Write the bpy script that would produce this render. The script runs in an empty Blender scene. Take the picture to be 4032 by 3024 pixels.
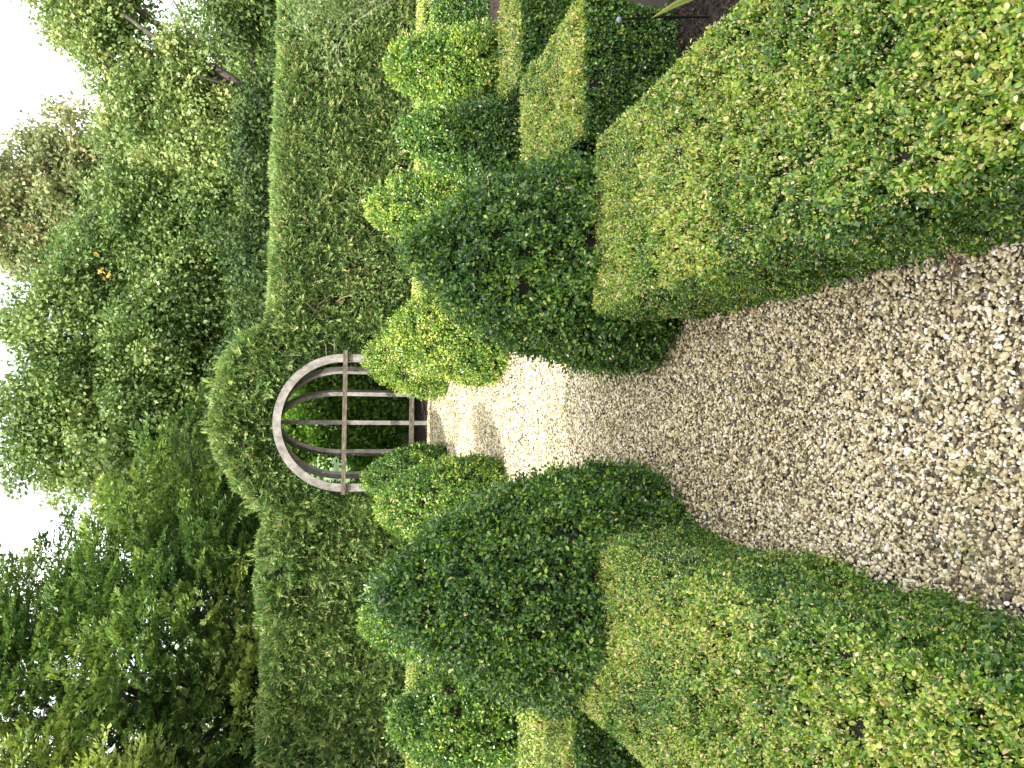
import bpy, math
import numpy as np
R = math.radians

# ------------------------------------------------------------------ camera, sky, sun, exposure
scene = bpy.context.scene
COL = scene.collection
EYE = 1.6
YAW, PITCH, ROLL = R(3.2422), R(16.2), R(1.2)
def camera_axes():
    f = np.array([math.sin(YAW) * math.cos(PITCH), math.cos(YAW) * math.cos(PITCH), -math.sin(PITCH)])
    r = np.array([math.cos(YAW), -math.sin(YAW), 0.0])
    u = np.cross(r, f)
    return r * math.cos(ROLL) + u * math.sin(ROLL), -r * math.sin(ROLL) + u * math.cos(ROLL), f
from mathutils import Matrix, Vector
cr, cu, cf = camera_axes()
cam_data = bpy.data.cameras.new("camera")
cam_data.lens = 26.0
cam_data.sensor_width = 36.0
cam_data.clip_start = 0.05
cam_data.clip_end = 2000.0
cam = bpy.data.objects.new("camera", cam_data)
COL.objects.link(cam)
# the phone was held on its side: picture-right is the world's down
X, Y, Z = Vector(-cu), Vector(cr), Vector(-cf)
cam.matrix_world = Matrix(((X.x, Y.x, Z.x, 0), (X.y, Y.y, Z.y, 0), (X.z, Y.z, Z.z, EYE), (0, 0, 0, 1)))
scene.camera = cam

SUN_EL = R(42)
SUN_H = np.array([-0.68, -0.73]); SUN_H /= np.linalg.norm(SUN_H)
world = bpy.data.worlds.new("World")
scene.world = world
world.use_nodes = True
wn, wl = world.node_tree.nodes, world.node_tree.links
wn.clear()
sky = wn.new("ShaderNodeTexSky")
sky.sky_type = 'NISHITA'
sky.sun_disc = False
sky.sun_elevation = SUN_EL
sky.sun_rotation = math.atan2(SUN_H[0], SUN_H[1])
sky.air_density = 1.0; sky.dust_density = 2.5; sky.ozone_density = 1.0
# thin white cloud over the blue
tc = wn.new("ShaderNodeTexCoord")
cn = wn.new("ShaderNodeTexNoise"); cn.inputs["Scale"].default_value = 2.2; cn.inputs["Detail"].default_value = 6
cl = wn.new("ShaderNodeMapRange"); cl.inputs["From Min"].default_value = 0.30; cl.inputs["From Max"].default_value = 0.62
mixc = wn.new("ShaderNodeMixRGB"); mixc.inputs["Color2"].default_value = (10.3, 10.0, 9.4, 1)
mul = wn.new("ShaderNodeMath"); mul.operation = 'MULTIPLY'; mul.inputs[1].default_value = 0.88
bg = wn.new("ShaderNodeBackground"); bg.inputs["Strength"].default_value = 0.15
wo = wn.new("ShaderNodeOutputWorld")
wl.new(tc.outputs["Generated"], cn.inputs["Vector"])
wl.new(cn.outputs["Fac"], cl.inputs["Value"])
wl.new(cl.outputs["Result"], mul.inputs[0])
wl.new(mul.outputs[0], mixc.inputs["Fac"])
wl.new(sky.outputs["Color"], mixc.inputs["Color1"])
wl.new(mixc.outputs["Color"], bg.inputs["Color"])
wl.new(bg.outputs["Background"], wo.inputs["Surface"])

sun_data = bpy.data.lights.new("sun", 'SUN')
sun_data.energy = 2.6
sun_data.angle = R(0.6)
sun_data.color = (1.0, 0.945, 0.86)
sun = bpy.data.objects.new("sun", sun_data)
COL.objects.link(sun)
sd = Vector((SUN_H[0] * math.cos(SUN_EL), SUN_H[1] * math.cos(SUN_EL), math.sin(SUN_EL)))
sun.rotation_euler = sd.to_track_quat('Z', 'Y').to_euler()

scene.view_settings.view_transform = 'Standard'
scene.view_settings.look = 'None'
scene.view_settings.exposure = 1.7
scene.view_settings.gamma = 1.0
scene.cycles.max_bounces = 6
scene.cycles.diffuse_bounces = 4
scene.cycles.transmission_bounces = 4
scene.cycles.glossy_bounces = 2

# ------------------------------------------------------------------ helpers
RNG = np.random.default_rng(11)

def hash3(i, j, k, seed):
    n = (i.astype(np.int64) * 374761393 + j.astype(np.int64) * 668265263 + k.astype(np.int64) * 2147483647 + seed * 1274126177)
    n = (n ^ (n >> 13)) * 1274126177
    n = n ^ (n >> 16)
    return (n & 0xFFFF) / 65535.0

def vnoise(p, scale, seed=0):
    """smooth value noise in 0..1 at the points p"""
    q = np.asarray(p, float) / scale
    f = np.floor(q); t = q - f; t = t * t * (3 - 2 * t)
    i = f.astype(np.int64)
    out = 0
    for a in (0, 1):
        for b in (0, 1):
            for c in (0, 1):
                w = (t[:, 0] if a else 1 - t[:, 0]) * (t[:, 1] if b else 1 - t[:, 1]) * (t[:, 2] if c else 1 - t[:, 2])
                out = out + w * hash3(i[:, 0] + a, i[:, 1] + b, i[:, 2] + c, seed)
    return out

def unit(v):
    return v / np.maximum(np.linalg.norm(v, axis=1, keepdims=True), 1e-9)

class MB:
    """collects vertices, faces of any size, a per-vertex number t and a material index, and links them as one mesh"""
    def __init__(self):
        self.v = []; self.t = []; self.n = 0
        self.loops = []; self.sizes = []; self.mats = []; self.smooth = []
    def add(self, verts, faces, t=0.5, mat=0, smooth=False):
        verts = np.asarray(verts, float).reshape(-1, 3)
        t = np.broadcast_to(np.asarray(t, float), (len(verts),))
        self.v.append(verts); self.t.append(t)
        if isinstance(faces, np.ndarray):
            self.loops.append((faces + self.n).ravel())
            self.sizes.append(np.full(len(faces), faces.shape[1]))
            k = len(faces)
        else:
            self.loops.append(np.concatenate([np.asarray(f) for f in faces]) + self.n)
            self.sizes.append(np.array([len(f) for f in faces]))
            k = len(faces)
        self.mats.append(np.full(k, mat)); self.smooth.append(np.full(k, smooth))
        self.n += len(verts)
    def build(self, name, materials, parent=None, loc=None):
        v = np.concatenate(self.v); t = np.concatenate(self.t)
        if loc is not None: v = v - np.array(loc)
        loops = np.concatenate(self.loops); sizes = np.concatenate(self.sizes)
        me = bpy.data.meshes.new(name)
        me.vertices.add(len(v)); me.vertices.foreach_set("co", v.astype(np.float32).ravel())
        me.loops.add(len(loops)); me.loops.foreach_set("vertex_index", loops.astype(np.int32))
        me.polygons.add(len(sizes))
        me.polygons.foreach_set("loop_start", (np.cumsum(sizes) - sizes).astype(np.int32))
        me.polygons.foreach_set("material_index", np.concatenate(self.mats).astype(np.int32))
        me.polygons.foreach_set("use_smooth", np.concatenate(self.smooth))
        at = me.attributes.new("t", 'FLOAT', 'POINT'); at.data.foreach_set("value", t.astype(np.float32))
        for m in (materials if isinstance(materials, (list, tuple)) else [materials]): me.materials.append(m)
        me.update(calc_edges=True)
        o = bpy.data.objects.new(name, me); COL.objects.link(o)
        if loc is not None: o.location = loc
        if parent is not None:
            o.parent = parent
        return o
    # ---- shapes
    def box(self, c, s, mat=0, rz=0.0, t=0.5):
        c = np.array(c, float); h = np.array(s, float) / 2
        p = np.array([[x, y, z] for z in (-1, 1) for y in (-1, 1) for x in (-1, 1)]) * h
        ca, sa = math.cos(rz), math.sin(rz)
        p = np.stack([p[:, 0] * ca - p[:, 1] * sa, p[:, 0] * sa + p[:, 1] * ca, p[:, 2]], 1) + c
        self.add(p, np.array([[0, 2, 3, 1], [4, 5, 7, 6], [0, 1, 5, 4], [2, 6, 7, 3], [0, 4, 6, 2], [1, 3, 7, 5]]), t, mat)
    def tube(self, pts, radii, sides=7, mat=0, t=0.5):
        pts = np.asarray(pts, float); n = len(pts)
        radii = np.broadcast_to(np.asarray(radii, float), (n,))
        tan = unit(np.gradient(pts, axis=0))
        ref = np.array([0.31, 0.77, 0.55])
        a = unit(np.cross(tan, ref)); b = np.cross(tan, a)
        ang = np.arange(sides) * 2 * math.pi / sides
        ring = (pts[:, None] + radii[:, None, None] * (np.cos(ang)[None, :, None] * a[:, None] + np.sin(ang)[None, :, None] * b[:, None])).reshape(-1, 3)
        f = []
        for i in range(n - 1):
            for k in range(sides):
                f.append([i * sides + k, i * sides + (k + 1) % sides, (i + 1) * sides + (k + 1) % sides, (i + 1) * sides + k])
        self.add(ring, np.array(f), t, mat, True)
        self.add(ring[-sides:], [list(range(sides))], t, mat)
    def leaves(self, P, axis, nrm, L, W, t, mat=0, fold=0.12, oval=True):
        """many small folded leaf blades; P base, axis along the leaf, nrm up side"""
        N = len(P)
        a = unit(axis); b = unit(np.cross(a, nrm)); n = np.cross(b, a)
        L = np.broadcast_to(L, (N,))[:, None]; W = np.broadcast_to(W, (N,))[:, None]
        if oval:
            tpl = [(0, 0, -.02), (.42, .28, .5), (.46, .68, .5), (0, 1, -.12), (-.46, .68, .5), (-.42, .28, .5)]
            fc = np.array([[0, 1, 2, 3], [3, 4, 5, 0]])
        else:
            tpl = [(0, 0, 0), (.5, .5, .5), (0, 1, -.1), (-.5, .5, .5)]
            fc = np.array([[0, 1, 2], [2, 3, 0]])
        k = len(tpl)
        V = np.empty((N, k, 3))
        for i, (x, y, z) in enumerate(tpl):
            V[:, i] = P + b * (W * x) + a * (L * y) + n * (W * z * fold * 2)
        F = (np.arange(N)[:, None, None] * k + fc[None]).reshape(-1, fc.shape[1])
        self.add(V.reshape(-1, 3), F, np.repeat(t, k), mat)

def mat(name):
    m = bpy.data.materials.new(name); m.use_nodes = True
    return m, m.node_tree.nodes, m.node_tree.links, m.node_tree.nodes["Principled BSDF"]

def ramp_node(nodes, stops):
    r = nodes.new("ShaderNodeValToRGB")
    e = r.color_ramp.elements
    while len(e) < len(stops): e.new(0.5)
    for i, (p, c) in enumerate(stops):
        e[i].position = p; e[i].color = (*c, 1)
    return r

def leaf_material(name, stops, rough=0.4, trans=0.3, spec=0.5):
    m, n, l, p = mat(name)
    at = n.new("ShaderNodeAttribute"); at.attribute_name = "t"
    r = ramp_node(n, stops)
    l.new(at.outputs["Fac"], r.inputs["Fac"])
    l.new(r.outputs["Color"], p.inputs["Base Color"])
    p.inputs["Roughness"].default_value = rough
    p.inputs["Specular IOR Level"].default_value = spec
    tr = n.new("ShaderNodeBsdfTranslucent")
    hs = n.new("ShaderNodeHueSaturation"); hs.inputs["Hue"].default_value = 0.495
    hs.inputs["Saturation"].default_value = 1.1; hs.inputs["Value"].default_value = 1.3
    l.new(r.outputs["Color"], hs.inputs["Color"]); l.new(hs.outputs["Color"], tr.inputs["Color"])
    mx = n.new("ShaderNodeMixShader"); mx.inputs["Fac"].default_value = trans
    l.new(p.outputs["BSDF"], mx.inputs[1]); l.new(tr.outputs["BSDF"], mx.inputs[2])
    l.new(mx.outputs["Shader"], n["Material Output"].inputs["Surface"])
    return m

def noise_material(name, c1, c2, scale, rough=0.85, bump=0.0, c3=None, stretch=(1, 1, 1), bscale=None):
    m, n, l, p = mat(name)
    tcn = n.new("ShaderNodeTexCoord"); mp = n.new("ShaderNodeMapping"); mp.inputs["Scale"].default_value = stretch
    nz = n.new("ShaderNodeTexNoise"); nz.inputs["Scale"].default_value = scale; nz.inputs["Detail"].default_value = 8
    nz.inputs["Roughness"].default_value = 0.65
    st = [(0.3, c1), (0.7, c2)] if c3 is None else [(0.28, c1), (0.5, c2), (0.72, c3)]
    r = ramp_node(n, st)
    l.new(tcn.outputs["Object"], mp.inputs["Vector"]); l.new(mp.outputs["Vector"], nz.inputs["Vector"])
    l.new(nz.outputs["Fac"], r.inputs["Fac"]); l.new(r.outputs["Color"], p.inputs["Base Color"])
    p.inputs["Roughness"].default_value = rough
    if bump:
        b = n.new("ShaderNodeBump"); b.inputs["Strength"].default_value = bump; b.inputs["Distance"].default_value = 0.02
        l.new(nz.outputs["Fac"], b.inputs["Height"]); l.new(b.outputs["Normal"], p.inputs["Normal"])
    return m

def tag(o, label=None, cat=None, group=None, kind=None):
    if label: o["label"] = label
    if cat: o["category"] = cat
    if group: o["group"] = group
    if kind: o["kind"] = kind
    return o

def empty(name, loc):
    o = bpy.data.objects.new(name, None); COL.objects.link(o); o.location = loc
    o.empty_display_size = 0.2
    return o

# ------------------------------------------------------------------ materials
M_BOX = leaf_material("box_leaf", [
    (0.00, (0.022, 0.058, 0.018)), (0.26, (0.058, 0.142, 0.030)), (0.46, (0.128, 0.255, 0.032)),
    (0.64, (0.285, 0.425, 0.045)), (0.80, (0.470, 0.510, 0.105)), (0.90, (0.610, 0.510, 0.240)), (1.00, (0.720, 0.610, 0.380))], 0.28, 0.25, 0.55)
M_YEW = leaf_material("yew_leaf", [
    (0.00, (0.014, 0.040, 0.014)), (0.30, (0.056, 0.126, 0.034)), (0.55, (0.142, 0.234, 0.060)),
    (0.78, (0.262, 0.335, 0.098)), (0.93, (0.400, 0.370, 0.170)), (1.00, (0.520, 0.180, 0.060))], 0.45, 0.22, 0.4)
M_YEWTREE = leaf_material("yew_spray", [
    (0.00, (0.014, 0.046, 0.012)), (0.40, (0.064, 0.132, 0.034)), (0.70, (0.150, 0.250, 0.056)), (1.00, (0.380, 0.460, 0.110))], 0.5, 0.28, 0.35)
M_MAPLE = leaf_material("tree_leaf", [
    (0.00, (0.028, 0.070, 0.024)), (0.40, (0.104, 0.182, 0.046)), (0.72, (0.225, 0.305, 0.085)), (0.93, (0.360, 0.420, 0.170)), (0.97, (0.420, 0.270, 0.040)), (1.00, (0.48, 0.25, 0.03))], 0.40, 0.30, 0.45)
M_AUTUMN = leaf_material("turning_leaf", [
    (0.00, (0.100, 0.150, 0.060)), (0.50, (0.220, 0.270, 0.110)), (0.80, (0.360, 0.340, 0.160)), (1.00, (0.500, 0.290, 0.180))], 0.45, 0.36, 0.4)
M_LAUREL = leaf_material("evergreen_leaf", [
    (0.00, (0.010, 0.032, 0.012)), (0.5, (0.050, 0.096, 0.022)), (1.00, (0.150, 0.205, 0.045))], 0.52, 0.22, 0.3)
M_ROSE = leaf_material("rose_leaf", [
    (0.00, (0.05, 0.10, 0.03)), (0.6, (0.13, 0.21, 0.06)), (1.00, (0.26, 0.32, 0.12))], 0.45, 0.35)
M_LITLEAF = leaf_material("sunlit_leaf", [(0, (.03, .085, .018)), (.5, (.12, .26, .035)), (1, (.26, .42, .07))], .4, .5)  # vivid green stands in for sunlight on the bush inside the arch
M_CORE = noise_material("shaded_twig_core", (0.004, 0.005, 0.002), (0.012, 0.012, 0.006), 60, 0.95)  # twig mass coloured near-black for the shade inside the foliage
M_TWIG = noise_material("dead_twig", (0.22, 0.16, 0.11), (0.42, 0.33, 0.25), 30, 0.85)
M_BARK = noise_material("bark", (0.040, 0.033, 0.026), (0.12, 0.10, 0.082), 9, 0.9, 0.6, stretch=(3, 3, 0.6))
M_SOIL = noise_material("soil", (0.010, 0.007, 0.005), (0.040, 0.027, 0.018), 60, 0.95, 0.5)
M_WOOD = noise_material("weathered_wood", (0.085, 0.080, 0.068), (0.20, 0.188, 0.168), 6, 0.8, 0.35, c3=(0.34, 0.315, 0.290), stretch=(2.2, 2.2, 1.6))
M_DARKWOOD = noise_material("damp_wood", (0.030, 0.025, 0.016), (0.085, 0.070, 0.046), 7, 0.8, 0.35, c3=(0.23, 0.20, 0.14), stretch=(1.8, 8, 8))

def gravel_material(name, voronoi=True):
    m, n, l, p = mat(name)
    at = n.new("ShaderNodeAttribute"); at.attribute_name = "t"
    stops = [(0.00, (0.045, 0.039, 0.030)), (0.13, (0.130, 0.104, 0.062)), (0.28, (0.275, 0.222, 0.124)), (0.45, (0.455, 0.378, 0.205)),
             (0.62, (0.580, 0.500, 0.305)), (0.80, (0.660, 0.600, 0.430)), (0.93, (0.720, 0.675, 0.545)), (1.0, (0.82, 0.80, 0.735))]
    if voronoi: stops = [(p, tuple(v * .38 for v in c)) for p, c in stops]  # sheet darkened so the gaps between stones look deep and shaded
    r = ramp_node(n, stops)
    tcn = n.new("ShaderNodeTexCoord")
    if voronoi:
        vo = n.new("ShaderNodeTexVoronoi"); vo.inputs["Scale"].default_value = 62
        l.new(tcn.outputs["Object"], vo.inputs["Vector"])
        sep = n.new("ShaderNodeSeparateColor")
        l.new(vo.outputs["Color"], sep.inputs["Color"]); l.new(sep.outputs["Red"], r.inputs["Fac"])
        b = n.new("ShaderNodeBump"); b.inputs["Strength"].default_value = 1.0; b.inputs["Distance"].default_value = 0.012
        b.invert = True
        l.new(vo.outputs["Distance"], b.inputs["Height"]); l.new(b.outputs["Normal"], p.inputs["Normal"])
        l.new(r.outputs["Color"], p.inputs["Base Color"])
    else:
        l.new(at.outputs["Fac"], r.inputs["Fac"])
        nz = n.new("ShaderNodeTexNoise"); nz.inputs["Scale"].default_value = 160; nz.inputs["Detail"].default_value = 4
        l.new(tcn.outputs["Object"], nz.inputs["Vector"])
        mr = n.new("ShaderNodeMapRange"); mr.inputs["To Min"].default_value = 0.72; mr.inputs["To Max"].default_value = 1.22
        l.new(nz.outputs["Fac"], mr.inputs["Value"])
        hs = n.new("ShaderNodeHueSaturation"); l.new(mr.outputs["Result"], hs.inputs["Value"]); l.new(r.outputs["Color"], hs.inputs["Color"])
        l.new(hs.outputs["Color"], p.inputs["Base Color"])
    p.inputs["Roughness"].default_value = 0.72
    return m
M_GRAVELSHEET = gravel_material("gravel_sheet")
M_STONE = gravel_material("gravel_stone", False)

# ------------------------------------------------------------------ ground, path, lawn
g = MB()
g.add([(-400, -400, 0), (400, -400, 0), (400, 400, 0), (-400, 400, 0)], np.array([[0, 1, 2, 3]]))
tag(g.build("ground", M_SOIL), kind="structure")

M_GRASS = noise_material("mown_grass", (0.05, 0.11, 0.025), (0.11, 0.19, 0.045), 14, 0.9, 0.6, c3=(0.17, 0.24, 0.07))
g = MB()
g.add([(-60, 13.2, .006), (60, 13.2, .006), (60, 120, .006), (-60, 120, .006)], np.array([[0, 1, 2, 3]]))
tag(g.build("lawn", M_GRASS), kind="structure")

g = MB()
xs = [-1.5, 1.5]
g.add([(-.85, -3, .004), (.85, -3, .004), (.85, 9.28, .004), (-.85, 9.28, .004)], np.array([[0, 1, 2, 3]]))
tag(g.build("gravel_path", M_GRAVELSHEET), kind="structure")

def icosphere(sub):
    import bmesh
    bm = bmesh.new(); bmesh.ops.create_icosphere(bm, subdivisions=sub, radius=1.0)
    bm.verts.ensure_lookup_table()
    v = np.array([x.co[:] for x in bm.verts]); f = np.array([[q.index for q in fc.verts] for fc in bm.faces])
    bm.free()
    return v, f

def scatter_stones(mb, x0, x1, y0, y1, per_m2, size, sub, zmax):
    V0, F0 = icosphere(1)
    N = int((x1 - x0) * (y1 - y0) * per_m2)
    P = np.stack([RNG.uniform(x0, x1, N), RNG.uniform(y0, y1, N), np.zeros(N)], 1)
    s = size * np.exp(RNG.normal(0, 0.28, N)) / 2
    # a few rounder lumps per stone, so no two outlines agree
    dirs = unit(RNG.normal(size=(N * 5, 3))).reshape(N, 5, 3)
    amp = RNG.uniform(-0.30, 0.22, (N, 5))
    rad = 1 + (np.maximum(0, np.einsum('nkd,vd->nkv', dirs, V0)) ** 2 * amp[:, :, None]).sum(1)
    pts = V0[None] * (rad * RNG.uniform(.72, 1.18, (N, len(V0))))[:, :, None]
    pts *= np.stack([RNG.uniform(1.0, 1.6, N), RNG.uniform(.75, 1.15, N), RNG.uniform(.6, .95, N)], 1)[:, None]
    a = RNG.uniform(0, 2 * math.pi, N); ca, sa = np.cos(a)[:, None], np.sin(a)[:, None]
    tl = RNG.normal(0, 0.35, N); ct, st = np.cos(tl)[:, None], np.sin(tl)[:, None]
    y, z = pts[..., 1] * ct - pts[..., 2] * st, pts[..., 1] * st + pts[..., 2] * ct
    x = pts[..., 0]
    pts = np.stack([x * ca - y * sa, x * sa + y * ca, z], -1) * s[:, None, None]
    P[:, 2] = RNG.uniform(0.002, zmax, N) + 0.010 * vnoise(P, 0.35, 5)
    pts += P[:, None]
    t = np.clip(RNG.beta(1.7, 1.5, N) * .94 + 0.22 * (vnoise(P, 0.45, 9) - .5), 0, 1)
    t = np.where(RNG.random(N) < 0.025, 1.0, t); t = np.where(RNG.random(N) < 0.05, RNG.uniform(0, .1, N), t)
    F = (np.arange(N)[:, None, None] * len(V0) + F0[None]).reshape(-1, 3)
    mb.add(pts.reshape(-1, 3), F, np.repeat(t, len(V0)), 0, False)
g = MB()
scatter_stones(g, -0.62, 0.62, 0.80, 2.3, 20000, 0.0094, 2, 0.014)
scatter_stones(g, -0.60, 0.60, 2.3, 4.6, 17500, 0.0099, 1, 0.014)
scatter_stones(g, -0.75, 0.75, 4.6, 9.25, 9500, 0.0130, 1, 0.012)
tag(g.build("gravel", M_STONE), "loose cream and tan pea gravel covering the garden path", "gravel", kind="stuff")

# a few flecks of moss and a trailing dry stem on the gravel
g = MB()
for (x, y, r) in ((-.17, 2.02, .05), (-.36, 1.75, .04), (-.05, 2.95, .04), (-.02, 4.4, .05), (-.30, 1.45, .035), (-.12, 1.42, .03)):
    n = 220
    P = np.stack([x + RNG.normal(0, r * .6, n), y + RNG.normal(0, r, n), 0.010 + RNG.uniform(0, .010, n)], 1)
    g.leaves(P, RNG.normal(size=(n, 3)) + [0, 0, .4], RNG.normal(size=(n, 3)), .006, .003, RNG.uniform(.35, .8, n), oval=False)
tag(g.build("moss", M_YEW), "thin tufts of moss between the path stones", "moss", kind="stuff")
g = MB()
g.tube([(.50, 1.52, .03), (.45, 1.47, .034), (.41, 1.44, .030), (.37, 1.455, .033), (.32, 1.46, .028)], [.003, .003, .0028, .0022, .0012], 6)
g.tube([(.45, 1.47, .034), (.44, 1.42, .03), (.45, 1.38, .026)], [.0025, .002, .001], 6)
tag(g.build("dry_stem", noise_material("dry_stem", (0.10, 0.05, 0.04), (0.2, 0.11, 0.08), 40)), "dry reddish stem lying on the gravel beside the near box hedge", "twig")

# leaf litter and crumbs over the bare soil of the beds
g = MB()
for (x0, x1, y0, y1, n) in ((1.1, 4.2, .4, 2.95, 75000), (2.2, 4.4, 3.0, 3.8, 9000), (.36, .50, .8, 2.9, 260), (-.50, -.36, .8, 3.0, 260), (-3.4, -1.1, 1.8, 3.0, 3000), (-1.0, 1.0, 8.88, 11.0, 5000), (1.2, 4.5, 4.1, 7.2, 9000), (-4.0, -1.0, 3.7, 7.2, 8000)):
    P = np.stack([RNG.uniform(x0, x1, n), RNG.uniform(y0, y1, n), RNG.uniform(.004, .016, n)], 1)
    Ls = RNG.uniform(.006, .022, n)
    g.leaves(P, RNG.normal(size=(n, 3)) * [1, 1, .35], RNG.normal(size=(n, 3)) * .5 + [0, 0, 1], Ls, Ls * RNG.uniform(.3, .7, n), RNG.beta(1.2, 2.2, n), 0, .2, True)
M_LITTER = leaf_material("dry_litter", [(0, (.008, .006, .004)), (.5, (.035, .023, .014)), (.85, (.11, .075, .042)), (1, (.36, .27, .17))], .8, .05, .2)
tag(g.build("leaf_litter", M_LITTER), "dry brown leaf litter lying on the bare soil of the beds", "leaf litter", kind="stuff")

# ------------------------------------------------------------------ clipped box: hedges and cones
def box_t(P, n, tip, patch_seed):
    """leaf tone"""
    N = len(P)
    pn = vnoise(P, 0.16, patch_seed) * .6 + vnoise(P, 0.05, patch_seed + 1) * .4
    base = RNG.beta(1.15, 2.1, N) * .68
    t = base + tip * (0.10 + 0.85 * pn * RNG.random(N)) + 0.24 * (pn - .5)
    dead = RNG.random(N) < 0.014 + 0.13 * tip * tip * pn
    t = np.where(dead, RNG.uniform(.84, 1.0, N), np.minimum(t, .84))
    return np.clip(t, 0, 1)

def box_leaves(mb, P, n, L, tip, seed, mat_i=0, depth=0.03, oval=True, shag=0.0, stubs=0.0):
    # hollows: little gaps between twigs where the leaves sit deeper or are missing
    gap = vnoise(P, L * 2.4, seed + 40) * .8 + vnoise(P, L * 5.0, seed + 41) * .2
    keep = RNG.random(len(P)) > np.clip((gap - .62) * 3.0, 0, .75)
    P, n, gap = P[keep], n[keep], gap[keep]
    tip = np.broadcast_to(tip, (len(keep),))[keep]
    N = len(P)
    d = RNG.exponential(depth * .5, N) + np.clip(gap - .40, 0, 1) * depth * 2.6; d = np.minimum(d, depth * 2.0)
    out = RNG.exponential(.005 + shag, N)
    Q = P - n * d[:, None] + n * out[:, None]
    ax = n * RNG.uniform(.05, 1.0, N)[:, None] + RNG.normal(size=(N, 3)) * .62
    nr = n * .75 + RNG.normal(size=(N, 3)) * .6 + np.array([0, 0, .3])
    Ls = L * RNG.uniform(.6, 1.3, N)
    t = box_t(P, n, tip, seed)
    mb.leaves(Q - unit(ax) * (Ls * .5)[:, None], ax, nr, Ls, Ls * RNG.uniform(.50, .70, N), t, mat_i, .14, oval)
    if stubs > 0:      # dry cut leaf ends standing on the sheared surface
        k = RNG.random(N) < stubs * np.clip(tip, 0, 1)
        M = int(k.sum())
        mb.leaves(P[k] + n[k] * RNG.uniform(-.004, .007, M)[:, None], n[k] + RNG.normal(size=(M, 3)) * .5, RNG.normal(size=(M, 3)), L * RNG.uniform(.35, .75, M), L * RNG.uniform(.2, .4, M),
                  np.clip(.86 + RNG.normal(0, .07, M), .55, 1), mat_i, .1, False)

def rounded_box_sampler(x0, x1, y0, y1, h, r, lump, seed):
    lo = np.array([x0, y0, -0.3]); hi = np.array([x1, y1, h])
    def f(P, off=0.0):
        c = np.clip(P, lo + r, hi - r)
        n = unit(P - c)
        q = c + n * r
        a = (vnoise(q, .33, seed) - .5) * 2 * lump + (vnoise(q, .11, seed + 7) - .5) * lump
        return q + n * (a + off)[:, None] if np.ndim(a) else q + n * off, n
    return f

def box_hedge(name, x0, x1, y0, y1, h, label, L=.016, dens=45000, r=.07, lump=.018, seed=1, tip_lit_top=.78, tip_lit_side=.26, oval=True, faces="TFBLR", fdens=None, shag=0.0, stubs=.15):
    mb = MB()
    f = rounded_box_sampler(x0, x1, y0, y1, h, r, lump, seed)
    for face in faces:
        if face == "T": area = (x1 - x0) * (y1 - y0)
        elif face in "FB": area = (x1 - x0) * h
        else: area = (y1 - y0) * h
        k = (fdens or {}).get(face, 1.0)
        N = int(area * dens * k)
        u, v = RNG.random(N), RNG.random(N)
        X_, Y_, Z_ = x0 + (x1 - x0) * u, y0 + (y1 - y0) * v, h * v
        if face == "T": P = np.stack([X_, Y_, np.full(N, h)], 1)
        elif face == "F": P = np.stack([X_, np.full(N, y0), Z_], 1)
        elif face == "B": P = np.stack([X_, np.full(N, y1), Z_], 1)
        elif face == "L": P = np.stack([np.full(N, x0), y0 + (y1 - y0) * u, Z_], 1)
        else: P = np.stack([np.full(N, x1), y0 + (y1 - y0) * u, Z_], 1)
        q, n = f(P)
        if face == "T":
            tip = np.full(N, tip_lit_top)  # new growth, plus a lighter tint imitating light on the flat top
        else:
            tip = np.full(N, tip_lit_side) + .25 * np.clip((q[:, 2] - h + .06) / .06, 0, 1)  # side tint also imitates how sunlit or shaded the faces look
        box_leaves(mb, q, n, L, tip, seed, 0, max(.03, L * 1.8), oval, shag, stubs)
    # twiggy heart behind the leaves, near-black to stand in for inner shade
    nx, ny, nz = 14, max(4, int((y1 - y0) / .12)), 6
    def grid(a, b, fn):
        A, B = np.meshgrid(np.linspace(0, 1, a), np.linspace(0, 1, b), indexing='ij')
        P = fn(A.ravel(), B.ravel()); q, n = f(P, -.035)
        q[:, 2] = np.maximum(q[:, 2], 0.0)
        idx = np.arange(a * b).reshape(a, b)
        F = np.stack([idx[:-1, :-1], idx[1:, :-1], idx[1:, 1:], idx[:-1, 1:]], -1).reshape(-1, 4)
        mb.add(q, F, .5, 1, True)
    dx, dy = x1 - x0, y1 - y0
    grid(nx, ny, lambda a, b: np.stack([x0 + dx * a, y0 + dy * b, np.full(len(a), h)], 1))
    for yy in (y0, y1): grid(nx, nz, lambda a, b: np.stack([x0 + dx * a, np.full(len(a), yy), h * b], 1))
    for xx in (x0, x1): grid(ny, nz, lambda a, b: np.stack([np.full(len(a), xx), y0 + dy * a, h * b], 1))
    o = mb.build(name, [M_BOX, M_CORE], loc=((x0 + x1) / 2, (y0 + y1) / 2, 0))
    return tag(o, label, "hedge", "clipped box hedges of the parterre")

def cone_profile(t):
    return (1 - np.clip(t, 0, 1) ** 2.3) ** .75 * (0.90 + 0.10 * np.clip(t / .25, 0, 1))

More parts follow.
